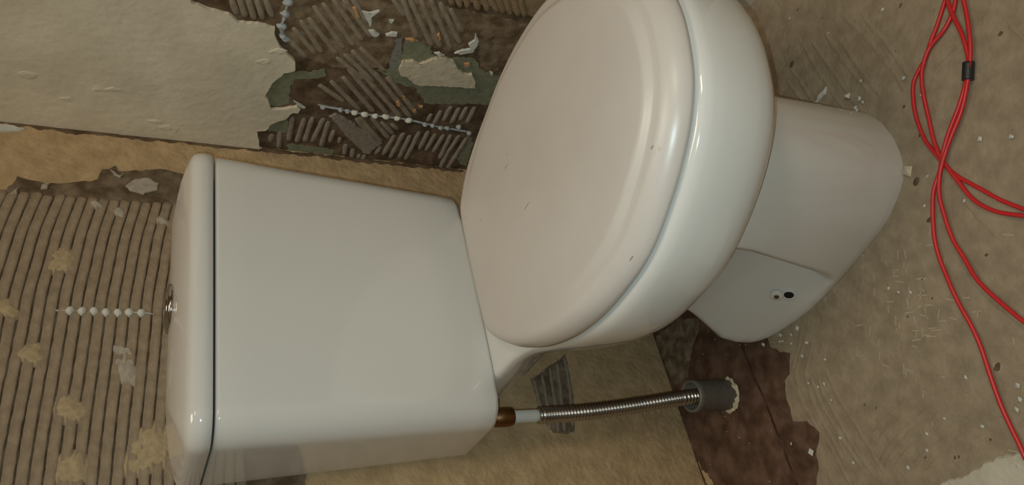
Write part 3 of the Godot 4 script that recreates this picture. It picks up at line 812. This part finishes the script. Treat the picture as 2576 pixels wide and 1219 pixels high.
func floor_surface():
	var w = get_node("floor")
	# rear and front screed, parted by the crack
	var back = []
	var front = []
	for q in CRACK:
		back.append(q + Vector2(0, -0.0011))
		front.append(q + Vector2(0, 0.0011))
	back.append_array([Vector2(-1.1, -0.02), Vector2(XR + 0.02, -0.02)])
	front.append_array([Vector2(-1.1, 1.77), Vector2(XR + 0.02, 1.77)])
	put("screed_slab", plate(2, back, 0.012, -0.012, 0.0006, 0.006, 0.08), M.damp, w)
	put("screed_slab", plate(2, front, 0.012, -0.012, 0.0006, 0.006, 0.08), M.damp, w)
	var coat = put("adhesive_coat", plate(2, ADH_FLOOR, 0.0022, 0.0, 0.0012, 0.005, 0.6), M.floor_adh, w)
	for a in STROKES:
		put("trowel_stroke", ridge(2, flat_to_path(a), 0.0046, 0.0014, LOW, 0.0017, 0.3, 0.1), M.floor_adh, coat)
	put("plaster_spill", plate(2, PALE_FLOOR, 0.003, 0.0018, 0.0016, 0.004, 0.8), M.pale, w)
	put("cement_smear", plate(2, SMEAR_FLOOR, 0.0014, 0.0, 0.0018), M.patch_bed, w)
	put("screed_patch", plate(2, TAN_FLOOR, 0.0012, 0.0, 0.0012), M.tan, w)
	for q in SPOTS:
		put("dark_stain", lump(2, Vector2(q[0], q[1]), q[2] * 0.5, q[2] * 0.34, 0.0004, 0.45, 0.9, 3, 16, 0.0022), M.spot, w)
	# pale criss-cross residue, many tiny marks
	var st = begin(false)
	for k in 70:
		var p = Vector2(-0.20, 0.455) + Vector2(rng.randfn() * 0.055, rng.randfn() * 0.045)
		var d = Vector2.from_angle([0.5, 2.1][k % 2] + rng.randf_range(-.25, .25)) * rng.randf_range(0.0025, 0.0065)
		var s = d.orthogonal().normalized() * 0.0007
		tri(st, onto(2, p - d - s, .0024), onto(2, p + d - s, .0024), onto(2, p + d + s, .0024), Vector3.UP)
		tri(st, onto(2, p - d - s, .0024), onto(2, p + d + s, .0024), onto(2, p - d + s, .0024), Vector3.UP)
	var r = put("residue_marks", finish(st), M.residue, w)
	r.set_meta("kind", "stuff")
	st = begin(false)
	for q in DAMPGRIT:
		var c = onto(2, q, 0.0)
		var a = rng.randf_range(0.0008, 0.0016)
		for k in 4:
			var u = Vector3(cos(k * PI / 2), 0, sin(k * PI / 2)) * a
			var v = Vector3(cos((k + 1) * PI / 2), 0, sin((k + 1) * PI / 2)) * a
			tri(st, c + u, c + v, c + Vector3(0, a * 1.2, 0), u + v + Vector3.UP * a)
	r = put("grit", finish(st), M.dust_white, w)
	r.set_meta("kind", "stuff")

# ------------------------------------------------------------------ the toilet
const LID = [Vector2(0, .194), Vector2(.07, .195), Vector2(.095, .2), Vector2(.112, .214), Vector2(.14, .25), Vector2(.165, .3), Vector2(.182, .355), Vector2(.189, .41), Vector2(.186, .465), Vector2(.176, .51), Vector2(.154, .553), Vector2(.132, .585), Vector2(.106, .613), Vector2(.074, .634), Vector2(.03, .648), Vector2(0, .651)]
const RIM = [Vector2(0, .015), Vector2(.095, .015), Vector2(.12, .022), Vector2(.13, .045), Vector2(.13, .12), Vector2(.13, .185), Vector2(.137, .23), Vector2(.152, .275), Vector2(.169, .32), Vector2(.183, .365), Vector2(.19, .41), Vector2(.187, .465), Vector2(.176, .51), Vector2(.155, .553), Vector2(.132, .587), Vector2(.106, .614), Vector2(.074, .634), Vector2(.03, .647), Vector2(0, .65)]
const FOOT = [Vector2(0, .14), Vector2(.053, .15), Vector2(.09, .184), Vector2(.108, .208), Vector2(.118, .242), Vector2(.121, .283), Vector2(.12, .34), Vector2(.112, .404), Vector2(.098, .452), Vector2(.084, .488), Vector2(.058, .526), Vector2(.03, .541), Vector2(0, .545)]

func toilet():
	var t = thing("toilet", "white close-coupled ceramic toilet with closed lid in the stripped corner", "toilet")
	# pan: rim, bowl and rear shelf
	var half = curve2(RIM, 60)
	var levels = [[.4004, .016, 0.0], [.4003, .008, 0.0], [.3985, .003, 0.0], [.394, -.001, .03], [.386, -.0035, .1], [.372, -.0048, .2], [.355, -.005, .4], [.338, -.0042, .6], [.325, -.0022, .75], [.315, .0012, .85], [.3065, .0065, .93], [.3005, .014, 1.0], [.297, .024, 1.0], [.296, .038, 1.0]]
	var rings = []
	for l in levels:
		var h2 = []
		for p in half:
			var rear = smoothstep(0.30, 0.17, p.y)
			h2.append(Vector2(p.x * (1.0 - 0.32 * rear * l[2]), p.y + 0.02 * rear * l[2] * smoothstep(0.1, 0.0, p.y)))
		rings.append(ring(inset(mirror(h2, 0.004), l[1]), l[0]))
	put("pan", loft_fixed(rings), M.ceramic, t)
	# pedestal with recessed flanks
	var foot = curve2(FOOT, 90)
	var ys = [0.0, .004, .01, .018, .03, .045, .065, .09, .12, .155, .19, .23, .27, .305]
	rings = []
	for y in ys:
		var zs = lerpf(0.385, 0.428, clampf(y / 0.2, 0, 1))
		var wrec = wall_width(y)
		var h2 = []
		for p in foot:
			var q = Vector2(p.x * lerpf(1.0, 0.945, smoothstep(0.0, 0.25, y)), p.y)
			if y < 0.006: q *= Vector2(0.985, 1.0)
			var z = q.y + (zs - 0.405) * smoothstep(0.09, 0.0, absf(q.y - 0.405))
			q.y = z
			var behind = smoothstep(zs + 0.004, zs - 0.006, z)
			var rec = min(q.x, wrec * smoothstep(0.138, 0.19, z) if z < 0.2 else wrec)
			q.x = lerpf(q.x, rec, behind)
			if z < 0.3: q.y += 0.05 * smoothstep(0.0, 0.16, y) * smoothstep(0.3, 0.14, z)
			h2.append(q)
		rings.append(ring(mirror(h2, 0.0), y))
	put("pedestal", loft_fixed(rings), M.ceramic, t)
	# fixing hole on the flank
	var face = Vector3(-0.86, 0.5, 0.02).normalized()
	var tilt = Basis(Quaternion(Vector3.UP, face))
	var hole = put("fixing_hole", lathe([[.0078, -.003], [.0092, .0004], [.0088, .0016], [.0068, .0016], [.0064, .001], [.006, .0006], [.006, -.001]], 24), M.ceramic, t)
	hole.transform = Transform3D(tilt, Vector3(-0.1004, 0.0384, 0.333))
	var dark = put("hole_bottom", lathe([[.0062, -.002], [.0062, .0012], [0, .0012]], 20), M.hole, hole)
	var cap = put("plug", lathe([[.0085, -.003], [.0085, .0006], [.0075, .0014], [0, .0016]], 24), M.ceramic, t)
	cap.transform = Transform3D(tilt, Vector3(-0.0964, 0.0490, 0.322))
	put("plug_screw", lathe([[.0034, .001], [.0032, .0024], [.0016, .0026], [0, .0018]], 16), M.rust, cap)
	# tank
	rings = []
	for l in [[.4005, .012, 0.0], [.400, .006, 0.0], [.402, .0015, 0.0], [.407, 0.0, 0.02], [.43, 0, .09], [.47, 0, .2], [.52, 0, .35], [.58, 0, .53], [.64, 0, .7], [.70, 0, .88], [.735, 0, .985], [.7385, .0008, 1.0], [.7395, .003, 1.0], [.7395, .012, 1.0]]:
		var hw = lerpf(.182, .1965, l[2])
		rings.append(ring(inset(rrect(hw, .012, lerpf(.1475, .1705, l[2]), .036, .015, .0035), l[1]), l[0]))
	put("tank", loft_fixed(rings), M.ceramic, t)
	# tank lid with a soft crown
	rings = []
	for l in [[.7425, .012], [.742, .002], [.7435, 0], [.752, -.001], [.759, .0], [.7635, .0022], [.7665, .006], [.769, .012], [.7725, .022], [.7765, .036], [.7805, .055], [.7835, .075]]:
		rings.append(ring(rrect(.1985 - l[1], .008 + l[1], .1725 - l[1], maxf(.036 - l[1], .004), maxf(.02 - l[1], .004), .0035), l[0]))
	put("tank_lid", loft_fixed(rings), M.ceramic, t)
	var b = put("flush_button", lathe([[.030, -.004], [.0305, .0006], [.0295, .0028], [.0265, .0042], [.0240, .0036], [.0232, .0012]], 48), M.chrome, t)
	b.position = Vector3(-0.003, 0.7828, 0.096)
	put("push_plate", lathe([[.0228, -.002], [.0228, .0044], [.021, .0058], [.014, .0068], [0, .0072]], 40), M.chrome, b)
	# seat ring, seat lid
	var lh = curve2(LID, 56)
	var lid = mirror(lh, 0.006)
	rings = []
	for l in [[.4006, .03], [.4006, .006], [.4016, .005], [.403, .005], [.4045, .006], [.4045, .03]]: rings.append(ring(inset(lid, l[1]), l[0]))
	put("seat", loft_fixed(rings), M.plastic_white, t)
	rings = []
	# [height at the front, inset, height at the rear]: the stepped border dies away towards the hinge
	for l in [[.4062, .012, .4062], [.4046, .003, .4046], [.404, .0008, .404], [.4048, 0, .4048], [.409, .0003, .414], [.4155, .003, .4225], [.4205, .0075, .429], [.4245, .0125, .4318], [.4266, .0162, .4326], [.4274, .0188, .4329], [.4274, .0255, .4331], [.4282, .0272, .4332], [.4302, .0298, .4332], [.4322, .0324, .4333], [.4331, .0346, .4333], [.4334, .0375, .4334]]:
		var R = ring(inset(lid, l[1]), l[0])
		for i in R.size():
			var mid = lerpf(.45, .29, smoothstep(-.1, .1, R[i].x))
			R[i].y = lerpf(l[0], l[2], smoothstep(mid + .06, mid - .07, R[i].z))
		rings.append(R)
	for k in [0.85, 0.5]:
		var flat = []
		for p in rings[-1 if k > 0.8 else -2]: flat.append(Vector3(0.006, p.y, 0.42).lerp(p, k))
		rings.append(flat)
	put("seat_lid", loft_fixed(rings), M.plastic, t)
	for q in SCUFFS:
		put("scuff", plate(2, [Vector2(q[0] - .0006, q[1] - q[2]), Vector2(q[0] + .0006, q[1] - q[2] * .6), Vector2(q[0] + .0009, q[1] + q[2] * .5), Vector2(q[0], q[1] + q[2]), Vector2(q[0] - .0008, q[1] + q[2] * .2)], 0.0001, 0.4334, 0.0002, 0.002), M.scuff, t)

func wall_width(y):
	var tab = [[0, .121], [.01, .1185], [.02, .112], [.035, .1005], [.05, .0915], [.065, .0785], [.08, .0685], [.12, .055], [.2, .051], [.4, .051]]
	for i in tab.size() - 1:
		if y <= tab[i + 1][0]:
			return lerpf(tab[i][1], tab[i + 1][1], (y - tab[i][0]) / (tab[i + 1][0] - tab[i][0]))
	return .051

# ------------------------------------------------------------------ water supply
func water_supply():
	var c = thing("pipe_socket", "grey galvanised pipe socket rising out of the damp floor", "pipe fitting", Vector3(-0.150, 0.0, 0.119))
	put("body", lathe([[.0215, -.012], [.0228, .0], [.0232, .004], [.0234, .062], [.0242, .064], [.0242, .071], [.0232, .0725], [.0205, .0725], [.019, .071], [.019, .05]], 40), M.galv, c)
	for k in 8:
		var a = 2.05 + (k - 3.5) * 0.4
		var p = put("plaster_chip", crumb(0.0075 + 0.002 * (k % 3), 0.55), M.cream, c)
		p.position = Vector3(cos(a) * 0.0245, 0.0025, sin(a) * 0.0245)
		p.rotation.y = -a
		p.scale = Vector3(0.55, 1, 1)
	var h = thing("water_hose", "corrugated steel water hose from the tank down to the floor socket", "hose", Vector3(-0.157, 0.4, 0.09))
	# path from the tank inlet to the socket, in the hose's own frame
	var path = []
	for q in [Vector3(0, 0, 0), Vector3(0, -.045, 0), Vector3(0, -.09, .0005), Vector3(.0005, -.16, .004), Vector3(.003, -.24, .014), Vector3(.006, -.31, .0255), Vector3(.007, -.345, .029)]: path.append(q)
	var cv = Curve3D.new()
	for i in path.size():
		var d = (path[min(i + 1, path.size() - 1)] - path[max(i - 1, 0)]) / 6.0
		cv.add_point(path[i], -d, d)
	var L = cv.get_baked_length()
	var at = func(s): return cv.sample_baked(clampf(s, 0, L), true)
	put("tank_nut", lathe([[.010, -.0008], [.0125, -.002], [.0125, -.010], [.0105, -.012], [.0105, -.015], [.0125, -.017], [.0128, -.032], [.0122, -.040], [.0112, -.042], [0, -.042]], 32), M.brass, h)
	var pts = []
	var rad = []
	for k in 8:
		pts.append(at.call(0.040 + k * 0.0062)); rad.append(0.0088)
	put("sleeve", tube(pts, rad, 20), M.nylon, h)
	pts = []
	rad = []
	var s = 0.082
	var wave = [0.0096, 0.0102, 0.0112, 0.0119, 0.0119, 0.0112, 0.0102, 0.0096]
	var k2 = 0
	while s < L - 0.004:
		pts.append(at.call(s)); rad.append(wave[k2 % 8] * 0.98)
		s += 0.0048 / 8.0
		k2 += 1
	put("corrugated_tube", tube(pts, rad, 24), M.steel, h)

# ------------------------------------------------------------------ wires and crumbs
func wires():
	var t = thing("wire_bundle", "loops of red electric wire with black tape lying on the floor", "wire", Vector3(0, 0, 0))
	for k in WIRES.size():
		var p = curve2(flat_to_path(WIRES[k]), 150)
		var path = []
		for i in p.size():
			path.append(Vector3(p[i].x, 0.0048 + 0.0022 * k + 0.002 * noise.get_noise_2d(i * 0.35, k * 40.0), p[i].y))
		put("wire", tube(path, 0.0024, 10), M.wire, t)
	var a = Vector3(TAPE[0].x, 0.0095, TAPE[0].y)
	var b = Vector3(TAPE[1].x, 0.0095, TAPE[1].y)
	var pts = []
	for i in 8: pts.append(a.lerp(b, i / 7.0))
	put("tape", tube(pts, 0.0062, 16), M.tape, t)

func crumb_label(q):
	var p = Vector2(q[0], q[1])
	if q[2] > 0.0053: return "largest white plaster crumb beside the damp brown floor edge" if p.x < -0.2 else "largest white plaster crumb on the floor behind the pedestal"
	if p.x > -0.02 and p.y < 0.6: return "tiny white plaster crumb on the floor behind the pedestal"
	if p.x < -0.1 and p.y < 0.33: return "tiny white plaster crumb beside the rear foot of the pedestal"
	if p.y > 0.58: return "tiny white plaster crumb near the loops of red wire"
	if p.x < -0.3: return "tiny white plaster crumb near the pale spill on the floor"
	return "tiny white plaster crumb on the open grey floor left of the pedestal"

func crumbs():
	for q in CRUMBS:
		put_top("plaster_crumb", crumb(q[2], 0.75), M.white_chip, crumb_label(q), "crumb", Vector3(q[0], 0.0022 + q[2] * 0.6, q[1]), "white crumbs scattered on the floor")
	put_top("plaster_chip", crumb(0.0075, 0.5), M.cream, "cream plaster chip lying against the front of the toilet pedestal", "chip", Vector3(-0.051667, 0.006000, 0.540725), "")
	var fl = put_top("plaster_sliver", plate(2, [Vector2(-.014, -.002), Vector2(-.002, -.0045), Vector2(.014, -.0005), Vector2(.004, .004)], 0.003, 0.0, 0.0004), M.white_chip, "long thin white sliver on the floor behind the pedestal", "sliver", Vector3(0.119088, 0.002400, 0.493230), "")
	fl.rotation.y = -1.297
